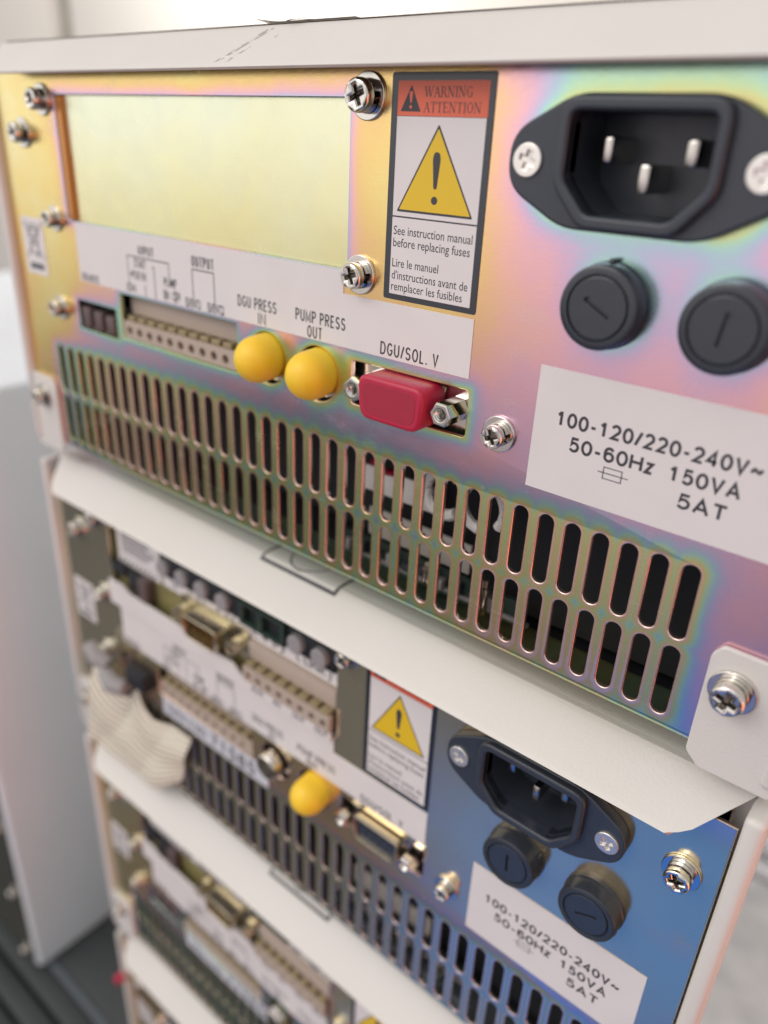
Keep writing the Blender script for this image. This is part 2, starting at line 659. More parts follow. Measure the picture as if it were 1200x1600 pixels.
# ------------------------------------------------------------------ setting
def build_setting():
    b = MB().box(-2500, 2500, 300, 2500, -1260, -1250)
    structure(put('floor', b.mesh('floor', [M['floor']], (0, 0, 0)), None))
    b = MB().box(-3500, 2500, 900, 960, -1249, 1800)
    structure(put('wall', b.mesh('wall', [M['wall']], (0, 0, 0)), None))
    # pale cabinet behind
    root = bpy.data.objects.new('wall_cabinet', None)
    COL.objects.link(root)
    root.location = Vector((-1000, 800, -300)) * MM
    tag(root, 'pale cabinet doors against the wall far behind the instruments', 'cabinet')
    org = (-1000, 800, -300)
    put('carcass', MB().box(-2300, 700, 726, 899, -300, 1200).mesh('carcass', [M['carcass']], org), root)
    for x0, x1 in ((-2100, -1162), (-1100, -555), (-554, 300)):
        put('door', MB().box(x0, x1, 700, 725, -295, 1195, 3).mesh('door', [M['cab']], org), root)
    # bench
    b = MB().box(-1200, 700, 4.5, 640, -461, -420, 0.8)
    structure(put('bench_top', b.mesh('bench_top', [M['bench']], (0, 0, 0)), None))
    b = MB().box(-1200, 700, -0.5, 4.2, -461, -419.9, 0.8)
    for i in range(5):
        b.box(-1200, 700, -15.5 - 17 * i, -1.5 - 17 * i, -461, -420.6 - 0.6 * (i % 2), 1.2, 1)
    structure(put('bench_edge', b.mesh('bench_edge', [M['bench_edge'], M['bench']], (0, 0, 0)), None))
    # mottled board, rail and dark box to the right of the stack
    o = put('grey_board', MB().box(243, 640, 215, 405, -419.95, -415, 1).mesh('grey_board', [M['board']], (440, 310, -420)), None, (440, 310, -420))
    tag(o, 'mottled light grey board lying on the bench beside the stack', 'board')
    o = put('bench_rail', MB().box(238, 700, 408, 420, -419.95, -408, 3).box(238, 700, 428, 446, -419.95, -396, 4).mesh('bench_rail', [M['rail']], (470, 427, -420)), None, (470, 427, -420))
    tag(o, 'white double rail running along the bench behind the mottled grey board', 'rail')
    o = put('black_case', MB().box(226, 520, 470, 600, -419.95, -330, 6).mesh('black_case', [M['plastic']], (370, 530, -420)), None, (370, 530, -420))
    tag(o, 'black case standing on the bench behind the white rail', 'case')


build_setting()


def screw_meshes(kind):
    """pan head screw with spring washer, plain washer; axis through the origin, head towards -y"""
    r, h, rw = {'small': (2.55, 2.0, 3.9), 'mid': (2.9, 2.3, 4.3), 'big': (3.2, 2.6, 4.5)}[kind]
    b = MB()
    y0 = -1.75
    b.plate(circ(0, 0, r, 28), [cross(0, 0, r * 0.60, r * 0.135, 0.5)], y0 - h, y0, bev=min(0.75, h * 0.36), res=3)
    b.lathe([(0, y0 - h * 0.05), (r * 0.8, y0 - h * 0.05)], 0, 0, 20, 1)
    # split spring washer
    n, rs = 40, r * 1.02
    for i in range(n):
        a0, a1 = (0.06 + 0.88 * i / n) * 2 * math.pi, (0.06 + 0.88 * (i + 1) / n) * 2 * math.pi
        o0, o1 = -0.25 * i / n, -0.25 * (i + 1) / n
        ring = []
        for a, oo in ((a0, o0), (a1, o1)):
            ring.append([(rr * math.cos(a), yy + oo, rr * math.sin(a)) for rr, yy in ((rs * .6, -0.75), (rs, -0.75), (rs, -1.55), (rs * .6, -1.55))])
        for k in range(4):
            b.poly3([ring[0][k], ring[0][(k + 1) % 4], ring[1][(k + 1) % 4], ring[1][k]])
        if i in (0, n - 1):
            b.poly3(ring[0] if i == 0 else ring[1])
    hd = b.mesh('screw', [M['steel'], M['recess_shade']], (0, 0, 0), 30)
    w = MB().plate(circ(0, 0, rw, 36), [circ(0, 0, 1.8, 16)], -0.72, 0.0, bev=0.18)
    return hd, w.mesh('washer', [M['steel']], (0, 0, 0), 30)


def add_screw(parent, x, z, kind='mid', y=0.0, rot=0.0, rel=BASE):
    hd, ws = cached('screw' + kind, lambda: screw_meshes(kind))
    o = put('panel_screw', hd, parent, (x - rel[0], y - rel[1], z - rel[2]), (0, rot, 0))
    put('washer', ws, o)
    return o


def flat_screw():
    b = MB()
    b.plate(circ(0, 0, 2.85, 32), [cross(0, 0, 1.55, 0.42, 0.15)], -0.55, 0.4, bev=0.25)
    b.lathe([(0, -0.02), (2.4, -0.02)], 0, 0, 20)
    return b.mesh('inlet_screw', [M['nickel']], (0, 0, 0), 30)


# ------------------------------------------------------------------ labels
def warning_label():
    b = MB()
    b.plate(rpoly([(173.4, 75.3), (197.5, 75.3), (197.5, 118.4), (173.4, 118.4)], 0.6), [], -0.14, -0.02, 0.03, 0, 1)
    y1, y2, y3, y4 = -0.155, -0.165, -0.18, -0.195
    b.flat(rc((175.0, 196.0, 76.5, 110.75)), y1, 1)
    b.flat(rc((175.0, 196.15, 110.85, 116.9)), y1, 2)
    b.flat(rc((175.0, 196.0, 92.05, 92.35)), y2, 3)
    b.flat(rpoly([(175.95, 93.2), (194.85, 93.2), (185.4, 109.6)], 0.45), y2, 3)
    b.flat(rpoly([(176.6, 93.65), (194.2, 93.65), (185.4, 108.8)], 0.25), y3, 4)
    b.flat(rpoly([(185.0, 98.0), (185.8, 98.0), (186.35, 103.4), (186.1, 104.5), (185.4, 104.75), (184.7, 104.5), (184.45, 103.4)], 0.4), y4, 3)
    b.flat(circ(185.4, 95.9, 0.78, 20), y4, 3)
    b.flat(rpoly([(175.75, 111.6), (180.75, 111.6), (178.25, 116.2)], 0.2), y2, 3)
    b.flat(rpoly([(178.1, 113.1), (178.4, 113.1), (178.7, 114.9), (178.25, 115.2), (177.8, 114.9)], 0.1), y3, 2)
    b.flat(circ(178.25, 112.4, 0.3, 12), y3, 2)
    serif(b, 'WARNING', 181.5, 192.7, 114.15, 1.75, y2, 3)
    serif(b, 'ATTENTION', 181.4, 194.7, 111.55, 1.75, y2, 3)
    for s, x1, zb in (('See instruction manual', 195.3, 88.65), ('before replacing fuses', 194.95, 86.25),
                      ('Lire le manuel', 187.6, 82.15), ("d'instructions avant de", 195.1, 79.65), ('remplacer les fusibles', 194.0, 77.3)):
        b.text(s, 175.5, x1, zb, 1.72, y2, 5, 0.004)
    return b.mesh('warning_label', [M['gloss_black'], M['paper'], M['red_ink'], M['ink'], M['yellow_ink'], M['ink']], recalc=False, smooth=0)


# thick and thin stroked capitals with serifs (unit box 1 x 1): strokes (x0,y0,x1,y1,w), serifs (x,y)
SER = {
    'W': (1.35, [(0.08, 1, .36, 0, .14), (.36, 0, .62, .9, .06), (.60, .95, .90, 0, .14), (.90, 0, 1.20, 1, .06)], [(.08, 1), (.60, 1), (1.22, 1)]),
    'A': (1.0, [(.12, 0, .48, 1, .06), (.48, 1, .86, 0, .14), (.26, .36, .70, .36, .06)], [(.12, 0), (.86, 0)]),
    'R': (1.0, [(.2, 0, .2, 1, .14), (.2, .96, .6, .96, .06), (.66, .92, .66, .58, .13), (.2, .52, .6, .52, .06), (.5, .5, .86, 0, .13)], [(.2, 0), (.2, 1), (.88, 0)]),
    'N': (1.08, [(.16, 0, .16, 1, .06), (.16, 1, .86, 0, .14), (.86, 0, .86, 1, .06)], [(.16, 0), (.14, 1), (.86, 1)]),
    'I': (.5, [(.25, 0, .25, 1, .14)], [(.25, 0), (.25, 1)]),
    'G': (1.05, [(.18, .25, .18, .75, .14), (.2, .8, .45, .97, .08), (.45, .97, .75, .93, .07), (.8, .97, .8, .72, .05), (.2, .2, .45, .03, .08), (.45, .03, .8, .08, .07), (.8, .05, .8, .42, .13)], [(.78, .42)]),
    'T': (.95, [(.47, 0, .47, 1, .14), (.08, .97, .86, .97, .06), (.08, 1, .08, .74, .05), (.86, 1, .86, .74, .05)], [(.47, 0)]),
    'E': (.92, [(.2, 0, .2, 1, .14), (.2, .97, .76, .97, .06), (.2, .5, .56, .5, .06), (.2, .03, .8, .03, .06), (.76, 1, .76, .76, .05), (.58, .6, .58, .4, .05), (.8, 0, .8, .26, .05)], [(.2, 0), (.2, 1)]),
    'O': (1.05, [(.17, .28, .17, .72, .14), (.85, .28, .85, .72, .14), (.18, .74, .42, .97, .09), (.42, .97, .62, .97, .07), (.62, .97, .84, .74, .09), (.18, .26, .42, .03, .09), (.42, .03, .62, .03, .07), (.62, .03, .84, .26, .09)], []),
}


def serif(b, s, x0, x1, zb, cap, y, mi):
    tot = sum(SER[c][0] for c in s)
    k = (x1 - x0) / tot
    cx = x0
    for c in s:
        w, st, se = SER[c]
        for i, (a0, b0, a1, b1, t) in enumerate(st):
            b.bar((cx + a0 * k, zb + b0 * cap), (cx + a1 * k, zb + b1 * cap), t * k * 1.1, y - 0.0012 * i, mi)
        for j, (a, e) in enumerate(se):
            b.bar((cx + (a - .16) * k, zb + e * cap), (cx + (a + .16) * k, zb + e * cap), .06 * k, y - 0.012, mi)
        cx += w * k


# ------------------------------------------------------------------ stroked sans serif capitals (unit box, centre lines)


def arc(cx, cy, rx, ry, a0, a1, n=10):
    return [(cx + rx * math.cos(math.radians(a0 + (a1 - a0) * i / n)), cy + ry * math.sin(math.radians(a0 + (a1 - a0) * i / n))) for i in range(n + 1)]


SANS = {
    '0': (.95, [arc(.5, .5, .5, .5, 90, 450, 28)]),
    '1': (.95, [[(.12, .74), (.38, .84), (.52, 1.0)], [(.56, 1.04), (.56, -.04)]]),
    '2': (.95, [arc(.5, .70, .46, .30, 165, -35, 14) + [(.05, 0), (1.0, 0)]]),
    '4': (.95, [[(.74, -.05), (.74, 1), (.0, .27), (1.02, .27)]]),
    '5': (.95, [[(.92, 1), (.24, 1), (.12, .50)] + arc(.48, .33, .48, .33, 130, -150, 16)]),
    '6': (.95, [arc(.52, .31, .46, .31, 90, 450, 22), [(.93, .84)] + arc(.55, .62, .50, .38, 70, 180, 8) + [(.05, .40)]]),
    '7': (.95, [[(.0, 1), (.95, 1), (.55, .5), (.35, -.05)]]),
    '8': (.95, [arc(.5, .76, .40, .24, 90, 450, 18), arc(.5, .26, .48, .27, 90, 450, 20)]),
    '-': (.66, [[(.0, .38), (1, .38)]]),
    '/': (.62, [[(-.1, -.02), (1.1, 1.02)]]),
    '~': (.98, [[(0, .26), (.10, .46), (.27, .55), (.5, .44), (.73, .33), (.90, .42), (1, .62)]]),
    '.': (.3, [[(.5, -.03), (.5, .10)]]),
    'V': (1.05, [[(.0, 1.04), (.5, .0), (1.0, 1.04)]]),
    'A': (1.1, [[(.0, -.04), (.5, 1.0), (1.0, -.04)], [(.18, .30), (.82, .30)]]),
    'H': (1.05, [[(.0, -.04), (.0, 1.04)], [(1, -.04), (1, 1.04)], [(.0, .52), (1, .52)]]),
    'z': (.75, [[(.05, .70), (.95, .70), (.05, 0), (1.0, 0)]]),
    'T': (.95, [[(-.04, 1), (1.04, 1)], [(.5, 1), (.5, -.04)]]),
    'D': (1.05, [[(0, 0), (.45, 0)] + arc(.45, .5, .55, .5, -90, 90, 12) + [(0, 1), (0, 0), (.1, 0)]]),
    'G': (1.08, [arc(.52, .5, .52, .5, 40, 330, 20) + [(1.0, .44), (.58, .44)]]),
    'U': (1.02, [[(0, 1.04), (0, .36)] + arc(.5, .36, .5, .36, 180, 360, 12) + [(1, 1.04)]]),
    'P': (.98, [[(0, -.04), (0, 1), (.5, 1)] + arc(.5, .74, .5, .26, 90, -90, 10) + [(0, .48)]]),
    'R': (1.02, [[(0, -.04), (0, 1), (.5, 1)] + arc(.5, .75, .48, .25, 90, -90, 10) + [(0, .50)], [(.5, .50), (1.0, -.04)]]),
    'E': (.92, [[(1, 1), (0, 1), (0, 0), (1, 0)], [(0, .52), (.9, .52)]]),
    'S': (1.0, [arc(.5, .75, .46, .25, 25, 250, 12) + arc(.5, .26, .48, .26, 80, -160, 12)]),
    'I': (.3, [[(.5, -.04), (.5, 1.04)]]),
    'N': (1.06, [[(0, -.04), (0, 1), (1, 0), (1, 1.04)]]),
    'M': (1.25, [[(0, -.04), (0, 1), (.5, .12), (1, 1), (1, -.04)]]),
    'O': (1.1, [arc(.5, .5, .5, .5, 90, 450, 28)]),
    'L': (.85, [[(0, 1.04), (0, 0), (1, 0)]]),
    ' ': (.42, []),
}


def sans(b, s, x0, x1, zb, cap, wt, y, mi, gap=0.24):
    """stroked capitals from x0 to x1 on the baseline zb; wt is the stroke width in mm"""
    tot = sum(SANS[c][0] for c in s) + gap * (len(s) - 1)
    k = (x1 - x0) / tot
    cx, lay = x0, 0
    for c in s:
        w, st = SANS[c]
        h = wt / 2
        ax, sx, az, sz = cx + h, max(0.02, w * k - wt), zb + h, cap - wt
        for line in st:
            pts = [Vector((ax + p * sx, az + q * sz)) for p, q in line]
            closed = (pts[0] - pts[-1]).length < 1e-4
            if closed:
                pts = pts[:-1]
            n = len(pts)
            L, R = [], []
            for i in range(n):
                a = pts[i - 1] if (i or closed) else pts[i]
                e = pts[(i + 1) % n] if (i < n - 1 or closed) else pts[i]
                d0, d1 = (pts[i] - a), (e - pts[i])
                d0 = d0.normalized() if d0.length else d1.normalized()
                d1 = d1.normalized() if d1.length else d0
                t = d0 + d1
                t = t.normalized() if t.length > 1e-3 else d0
                nn = Vector((-t.y, t.x))
                f = max(0.45, abs(nn.dot(Vector((-d0.y, d0.x)))))
                L.append(pts[i] + nn * (h / f))
                R.append(pts[i] - nn * (h / f))
            m = n if closed else n - 1
            yy = y - 0.0015 * (lay % 5)
            lay += 1
            vl = [b.bm.verts.new((p.x, yy, p.y)) for p in L]
            vr = [b.bm.verts.new((p.x, yy, p.y)) for p in R]
            for i in range(m):
                j = (i + 1) % n
                f = b.bm.faces.new((vr[i], vr[j], vl[j], vl[i]))
                f.normal_update()
                if f.normal.y > 0:
                    f.normal_flip()
                f.material_index = mi
        cx += (w + gap) * k


def port_label():
    b = MB()
    b.plate([(50.0, 62.1), (197.4, 62.1), (197.4, 74.4), (161.6, 74.4), (161.6, 79.4), (50.0, 79.4)], [], -0.14, -0.02, 0.02, 0, 1)
    y = -0.155
    # tall condensed capitals
    for s, x0, x1, zb in (('DGU PRESS', 124.9, 139.4, 65.95), ('IN', 132.5, 135.4, 62.5), ('PUMP PRESS', 146.1, 162.5, 65.9), ('OUT', 150.1, 155.1, 62.4), ('DGU/SOL. V', 173.2, 189.4, 62.75)):
        sans(b, s, x0, x1, zb, 2.95, 0.40, y, 1, 0.24)
    sans(b, 'REMOTE', 51.4, 60.4, 62.4, 2.4, 0.46, y, 1, 0.3)
    sans(b, 'INPUT', 82.4, 89.8, 73.6, 2.7, 0.46, y, 1, 0.3)
    sans(b, 'OUTPUT', 106.6, 115.8, 73.5, 2.9, 0.46, y, 1, 0.3)
    w = 0.34
    for a, e in (((76.7, 72.9), (96.3, 72.9)), ((76.7, 72.9), (76.7, 64.9)), ((96.3, 72.9), (96.3, 69.0)),
                 ((106.6, 72.8), (115.6, 72.8)), ((106.6, 72.8), (106.6, 64.6)), ((115.6, 72.8), (115.6, 64.6)),
                 ((84.5, 65.5), (84.5, 62.2)), ((89.3, 70.9), (89.3, 62.2)), ((88.4, 70.9), (89.3, 70.9)),
                 ((93.9, 65.6), (93.9, 62.2)), ((98.6, 66.2), (98.6, 62.2)), ((104.0, 63.0), (104.0, 62.2)), ((108.9, 63.0), (108.9, 62.2)), ((113.6, 63.0), (113.6, 62.2)), ((118.3, 63.0), (118.3, 62.2))):
        b.bar(a, e, w, y - 0.004, 1)
    b.text('START', 79.9, 85.6, 70.0, 2.3, y, 1, 0.02)
    b.text('+PUR IN', 77.3, 85.2, 66.6, 2.3, y, 1, 0.02)
    b.text('SDN', 75.2, 79.6, 62.8, 2.1, y, 1, 0.02)
    b.text('PUMP', 93.6, 99.4, 66.5, 2.4, y, 1, 0.02)
    b.text('ON', 92.9, 95.7, 63.0, 2.4, y, 1, 0.02)
    b.text('OFF', 97.1, 100.8, 63.0, 2.4, y, 1, 0.02)
    b.text('EVENT1', 103.0, 109.6, 62.5, 2.3, y, 1, 0.02)
    b.text('EVENT2', 112.5, 119.3, 62.5, 2.3, y, 1, 0.02)
    return b.mesh('port_label', [M['paper'], M['ink']], recalc=False, smooth=0)


def rating_label():
    b = MB()
    b.plate([(213.7, 43.1), (262.6, 43.1), (262.6, 68.6), (213.7, 68.6)], [], -0.14, -0.02, 0.02, 0, 1)
    y = -0.155
    sans(b, '100-120/220-240V~', 218.4, 257.4, 57.5, 3.1, 0.58, y, 1, 0.13)
    sans(b, '50-60Hz', 221.9, 239.2, 52.9, 3.1, 0.58, y, 1, 0.13)
    sans(b, '150VA', 241.8, 254.8, 52.9, 3.1, 0.58, y, 1, 0.13)
    sans(b, '5AT', 244.4, 253.4, 48.2, 3.1, 0.58, y, 1, 0.13)
    for a, e in (((228.7, 50.7), (234.8, 50.7)), ((229.8, 51.85), (233.5, 51.85)), ((229.8, 49.55), (233.5, 49.55)), ((229.8, 51.98), (229.8, 49.42)), ((233.5, 51.98), (233.5, 49.42))):
        b.bar(a, e, 0.2, y - 0.003, 1)
    return b.mesh('rating_label', [M['paper'], M['ink']], recalc=False, smooth=0)


def recycling_label():
    b = MB()
    b.plate(rc((17.2, 30.4, 60.6, 78.6), 0.5), [], -0.14, -0.02, 0.02, 0, 1)
    y = -0.155
    for a, e, w in (((20.6, 75.0), (21.9, 67.4), .55), ((27.2, 75.0), (25.9, 67.4), .55), ((21.9, 67.4), (25.9, 67.4), .55), ((20.2, 75.0), (27.8, 75.0), .7),
                    ((21.0, 76.3), (26.8, 76.3), .5), ((21.2, 73.0), (26.6, 73.0), .4), ((21.4, 71.0), (26.4, 71.0), .4)):
        b.bar(a, e, w, y, 1)
    b.bar((18.6, 77.0), (29.2, 65.8), .6, y - 0.004, 1)
    b.bar((29.2, 77.0), (18.6, 65.8), .6, y - 0.006, 1)
    b.flat(circ(25.6, 66.9, 0.8, 14), y - 0.002, 1)
    b.flat(rc((19.6, 28.2, 62.2, 64.2)), y, 1)
    return b.mesh('recycling_label', [M['paper'], M['grey_ink']], recalc=False, smooth=0)


def serial_label():
    b = MB()
    q = [(72.4, 39.2), (131.6, 39.2), (131.6, 45.4), (128.5, 48.0), (72.4, 47.2)]
    b.plate(q, [], -0.14, -0.02, 0.02, 0, 1)
    b.text('S/N L20', 76, 98, 41.4, 4.0, -0.155, 2, 0.01)
    sans(b, '71585', 101, 125, 40.5, 5.6, 0.95, -0.155, 1)
    return b.mesh('serial_label', [mat('bluish_label', (0.60, 0.60, 0.66), 0.4), M['ink'], M['grey_ink']], recalc=False, smooth=0)


# ------------------------------------------------------------------ connectors
CX, CZ = 227.3, 104.3


def inlet_flange():
    b = MB()
    L, H, T = 24.0, 10.6, 12.4
    out = rpoly([(CX - L, CZ - 4.4), (CX - T, CZ - H), (CX + T, CZ - H), (CX + L, CZ - 4.4), (CX + L, CZ + 4.4), (CX + T, CZ + H), (CX - T, CZ + H), (CX - L, CZ + 4.4)],
                [6.5, 3.2, 3.2, 6.5, 6.5, 3.2, 3.2, 6.5], 6)
    op = rpoly([(CX - 12.1, CZ - 2.6), (CX - 7.2, CZ - 7.9), (CX + 7.2, CZ - 7.9), (CX + 12.1, CZ - 2.6), (CX + 12.1, CZ + 7.9), (CX - 12.1, CZ + 7.9)], [1.2, 1.2, 1.2, 1.2, 1.8, 1.8])
    rim = rpoly([(CX - 14.1, CZ - 3.6), (CX - 8.3, CZ - 10.2), (CX + 8.3, CZ - 10.2), (CX + 14.1, CZ - 3.6), (CX + 14.1, CZ + 10.2), (CX - 14.1, CZ + 10.2)], [2, 2, 2, 2, 3.4, 3.4])
    b.plate(out, [circ(CX - 20, CZ, 2.4), circ(CX + 20, CZ, 2.4), op], -3.1, 0.0, 0.5, 0, 3)
    b.plate(rim, [op], -4.9, -2.6, 0.7, 0, 4)
    # socket well
    for i in range(len(op)):
        a, c = op[i], op[(i + 1) % len(op)]
        b.poly3([(a[0], -4.0, a[1]), (c[0], -4.0, c[1]), (c[0], 9.5, c[1]), (a[0], 9.5, a[1])])
    b.poly3([(a[0], 9.5, a[1]) for a in op])
    return b.mesh('power_inlet', [M['plastic']], (CX, 0, CZ), 40)


def inlet_pin(h):
    b = MB().box(-1.0, 1.0, 0.5, 12.0, -h / 2, h / 2, 0.55)
    return b.mesh('contact_pin', [M['pin']], (0, 0, 0), 40)


def fuse_mesh():
    b = MB()
    b.lathe([(7.7, 0), (7.7, -0.8), (7.5, -1.1), (7.42, -1.4), (7.35, -3.6), (7.15, -4.05), (6.8, -4.2), (5.85, -4.2), (5.65, -3.8), (5.5, -3.8), (5.35, -4.15), (5.2, -4.2)], 0, 0, 56)
    b.plate(circ(0, 0, 5.22, 40), [cross_slot()], -4.2, -3.3, 0.05, 0, 1)
    b.lathe([(0, -3.65), (4.4, -3.65)], 0, 0, 16)
    b.box(-0.5, 0.5, -1.6, -0.2, 7.1, 8.2, 0.2)
    return b


def cross_slot():
    a = -0.5
    pts = [(-2.9, .33), (-2.4, .75), (-1.7, .33), (2.7, .33), (2.7, -.33), (-2.9, -.33)]
    return [(p * math.cos(a) - q * math.sin(a), p * math.sin(a) + q * math.cos(a)) for p, q in pts]


def terminal_mesh(x0, x1, z0, z1, n, first, pitch, dy=0.0):
    """screwless terminal block: sloped plain top, row of levers, row of wire holes"""
    b = MB()
    zm = z0 + 0.40 * (z1 - z0)
    zl = z0 + 0.53 * (z1 - z0)
    b.plate(rc((x0, x1, z0, zm)), [circ(first + i * pitch, z0 + 2.35, 1.32, 16) for i in range(n)], 0.4, 2.4, 0.12, 0, 1)
    b.box(x0, x1, 2.6, 12, z0, zm, 0, 2)
    b.box(x0, x1, 3.4, 12, zl + 0.01, z1, 0.2, 0)
    b.box(x0, x1, 4.6, 12, zm + 0.01, zl, 0, 1)
    for i in range(n):
        c = first + i * pitch
        b.box(c - pitch * 0.36, c + pitch * 0.36, 1.2, 4.8, zm + 0.05, zl - 0.1, 0.25, 1)
    for v in b.bm.verts:
        v.co.y += dy
    return b.mesh('terminal_block', [M['beige'], M['olive'], M['hole']])


def dsub_outline(cx, cz, w, h, r=1.6, slant=1.2):
    return rpoly([(cx - w / 2 + slant, cz - h / 2), (cx + w / 2 - slant, cz - h / 2), (cx + w / 2, cz + h / 2), (cx - w / 2, cz + h / 2)], r)


def dsub_meshes():
    cx, cz = 181.1, 54.1
    b = MB().plate(rc((163.2, 199.2, 46.8, 61.6), 1.5), [], 3.0, 3.8, 0.2, 0, 1)
    b.plate(dsub_outline(cx, cz, 17.4, 8.8), [dsub_outline(cx, cz, 16.4, 7.8, 1.2)], -2.8, 3.1, 0.2, 1, 1)
    b.plate(dsub_outline(cx, cz, 16.3, 7.7, 1.1), [], -1.9, 3.0, 0.1, 2, 1)
    for r, n, off in ((1.45, 5, 0), (-1.45, 4, 1.38)):
        for i in range(n):
            b.lathe([(0, -1.97), (0.5, -1.97)], cx - 5.5 + off + i * 2.76, cz + r, 12, 3)
    m = b.mesh('serial_connector', [M['steel'], M['shell'], M['plastic'], M['dark']], (181.1, 0, 54.1))
    j = MB().plate([(2.75 * math.cos(math.pi / 3 * i), 2.75 * math.sin(math.pi / 3 * i)) for i in range(6)], [circ(0, 0, 1.45, 18)], -4.2, 3.0, 0.25, 0, 2)
    for i in range(6):
        j.lathe([(1.46, -3.9 + i * 0.7), (1.22, -3.55 + i * 0.7), (1.46, -3.2 + i * 0.7)], 0, 0, 18)
    j.lathe([(0, 0.8), (1.4, 0.8)], 0, 0, 12)
    return m, j.mesh('jackscrew', [M['steel']], (0, 0, 0), 30)


def bnc_mesh():
    b = MB().lathe([(0, -3.2), (0.7, -3.2), (0.7, -0.5), (2.6, -0.5), (2.6, -4.6), (4.2, -4.6), (4.6, -4.2), (4.6, 2.4), (6.2, 2.4), (6.2, 6), (0, 6)], 0, 0, 36)
    b.box(-1.0, 1.0, -2.6, -0.8, 4.2, 5.6, 0.3)
    return b.mesh('bnc_socket', [M['steel']], (0, 0, 0), 35)


def rear_panel_mesh():
    holes = [rc(WIN, 1.0, 3), rc(REM, 0.4, 2), rc(TER, 0.4, 2), rc(DSU, 0.8, 2)] + [circ(*c, 40) for c in BNC]
    for zc in (ZU, ZL):
        for k in range(N_SLOT):
            x = X_SLOT - k * P_SLOT
            pts = []
            for i in range(9):
                a = math.pi * i / 8
                pts.append((x + RS * math.cos(a), zc + HS - RS + RS * math.sin(a)))
            for i in range(9):
                a = math.pi + math.pi * i / 8
                pts.append((x + RS * math.cos(a), zc - HS + RS + RS * math.sin(a)))
            holes.append(pts)
    holes += [rpoly([(CX - 12.6, CZ - 8.4), (CX + 12.6, CZ - 8.4), (CX + 12.6, CZ + 8.4), (CX - 12.6, CZ + 8.4)], 1)]
    b = MB()
    b.plate([(11.6, 1.8), (270.6, 1.8), (270.6, 122.9), (11.6, 122.9)], holes, 0.0, 1.2, 0.22, 0, 2)
    # the lower edge is folded inwards
    R = 1.6
    prof = [(0.0, 1.8)] + [(R - R * math.cos(t), 1.8 - R * math.sin(t)) for t in (math.pi / 2 * i / 6 for i in range(1, 7))] + [(14.0, 1.8 - R)]
    b.sheet([[(xx, y, zz) for y, zz in prof] for xx in (11.6, 100.0, 190.0, 270.6)])
    return b.mesh('rear_panel', [], smooth=30)


def cover_mesh():
    b = MB()
    xl, xr = 8.0, 275.3
    zt = 128.7
    # top sheet with rounded shoulders; the flank draws in slightly towards the far end
    def prof(y):
        t = max(0.0, (y - 7.0) / 413.0)
        a, c = xl + 3.0, (xr - 7.0) - 40.0 * t if y > 6.4 else xr
        r = 3.0
        out = [(a, -0.5), (a, zt - r)]
        out += [(a + r - r * math.cos(q), zt - r + r * math.sin(q)) for q in (math.pi / 2 * i / 5 for i in range(1, 6))]
        out += [(c - r + r * math.sin(q), zt - r + r * math.cos(q)) for q in (math.pi / 2 * i / 5 for i in range(0, 6))]
        out += [(c, -0.5)]
        return out
    ys = [5.5, 6.2, 6.6, 40, 120, 250, 420]
    b.sheet([[(p, y, q) for p, q in prof(y)] for y in ys])
    b.poly3([(p, 420, q) for p, q in prof(420)])
    b.sheet([[(p, y, -0.4) for p in (12.0, prof(y)[-1][0] - 0.5)] for y in (14, 420)], 1)  # floor sheet dark as well, standing in for the unlit inside
    # sloping lip over the rear panel, its corners cut off
    lip = []
    for t, (y, z) in ((0.0, (9.0, zt + .02)), (0.0, (7.0, zt)), (.0, (5.6, zt - 0.3)), (.10, (4.2, zt - 1.15)), (.80, (-4.5, 121.31)), (.93, (-5.9, 120.26)), (1.0, (-6.7, 119.65)), (1.03, (-7.05, 119.2)),
                      (1.0, (-6.5, 118.75)), (0.2, (3.8, zt - 2.7)), (0.0, (7.0, zt - 1.2))):
        ex = 1.6 * max(0.0, (t - 0.78) / 0.22) ** 2.2
        a, c = 11.0 + t * 10.4 + ex, 271.4 - t * 10.2 - ex
        lip.append([(a, y, z), (a + 2, y, z), (100, y, z), (190, y, z), (c - 2, y, z), (c, y, z)])
    lip.append(list(lip[0]))
    b.sheet(lip)
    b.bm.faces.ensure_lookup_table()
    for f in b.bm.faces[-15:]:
        f.material_index = 2  # lip underside coloured dark for the shade beneath it
    for e in (0, -1):
        b.poly3([row[e] for row in lip[:-1]])
    # rolled hems of the two flanks
    b.box(xr - 4.1, xr, -2.4, 9, -0.8, zt - 0.1, 1.5, 0, 4)
    b.box(xl, xl + 3.4, -2.4, 9, -0.8, zt - 0.9, 1.5, 0, 4)
    # corner tabs screwed to the panel
    b.plate(rpoly([(257.3, -0.6), (260.2, -3.4), (273.6, -3.4), (274.9, -2.0), (274.9, 25.0), (259.0, 25.0), (257.3, 22.6)], 0.7), [], -1.35, -0.12, 0.3, 0, 2)
    b.plate(rpoly([(9.0, -3.2), (24.2, -3.2), (26.0, -1.2), (26.0, 23.0), (23.6, 25.0), (8.6, 25.0)], 0.7), [], -1.35, -0.12, 0.3, 0, 2)
    return b.mesh('cover', [M['paint'], M['dark'], M['lip_shade']], smooth=50)


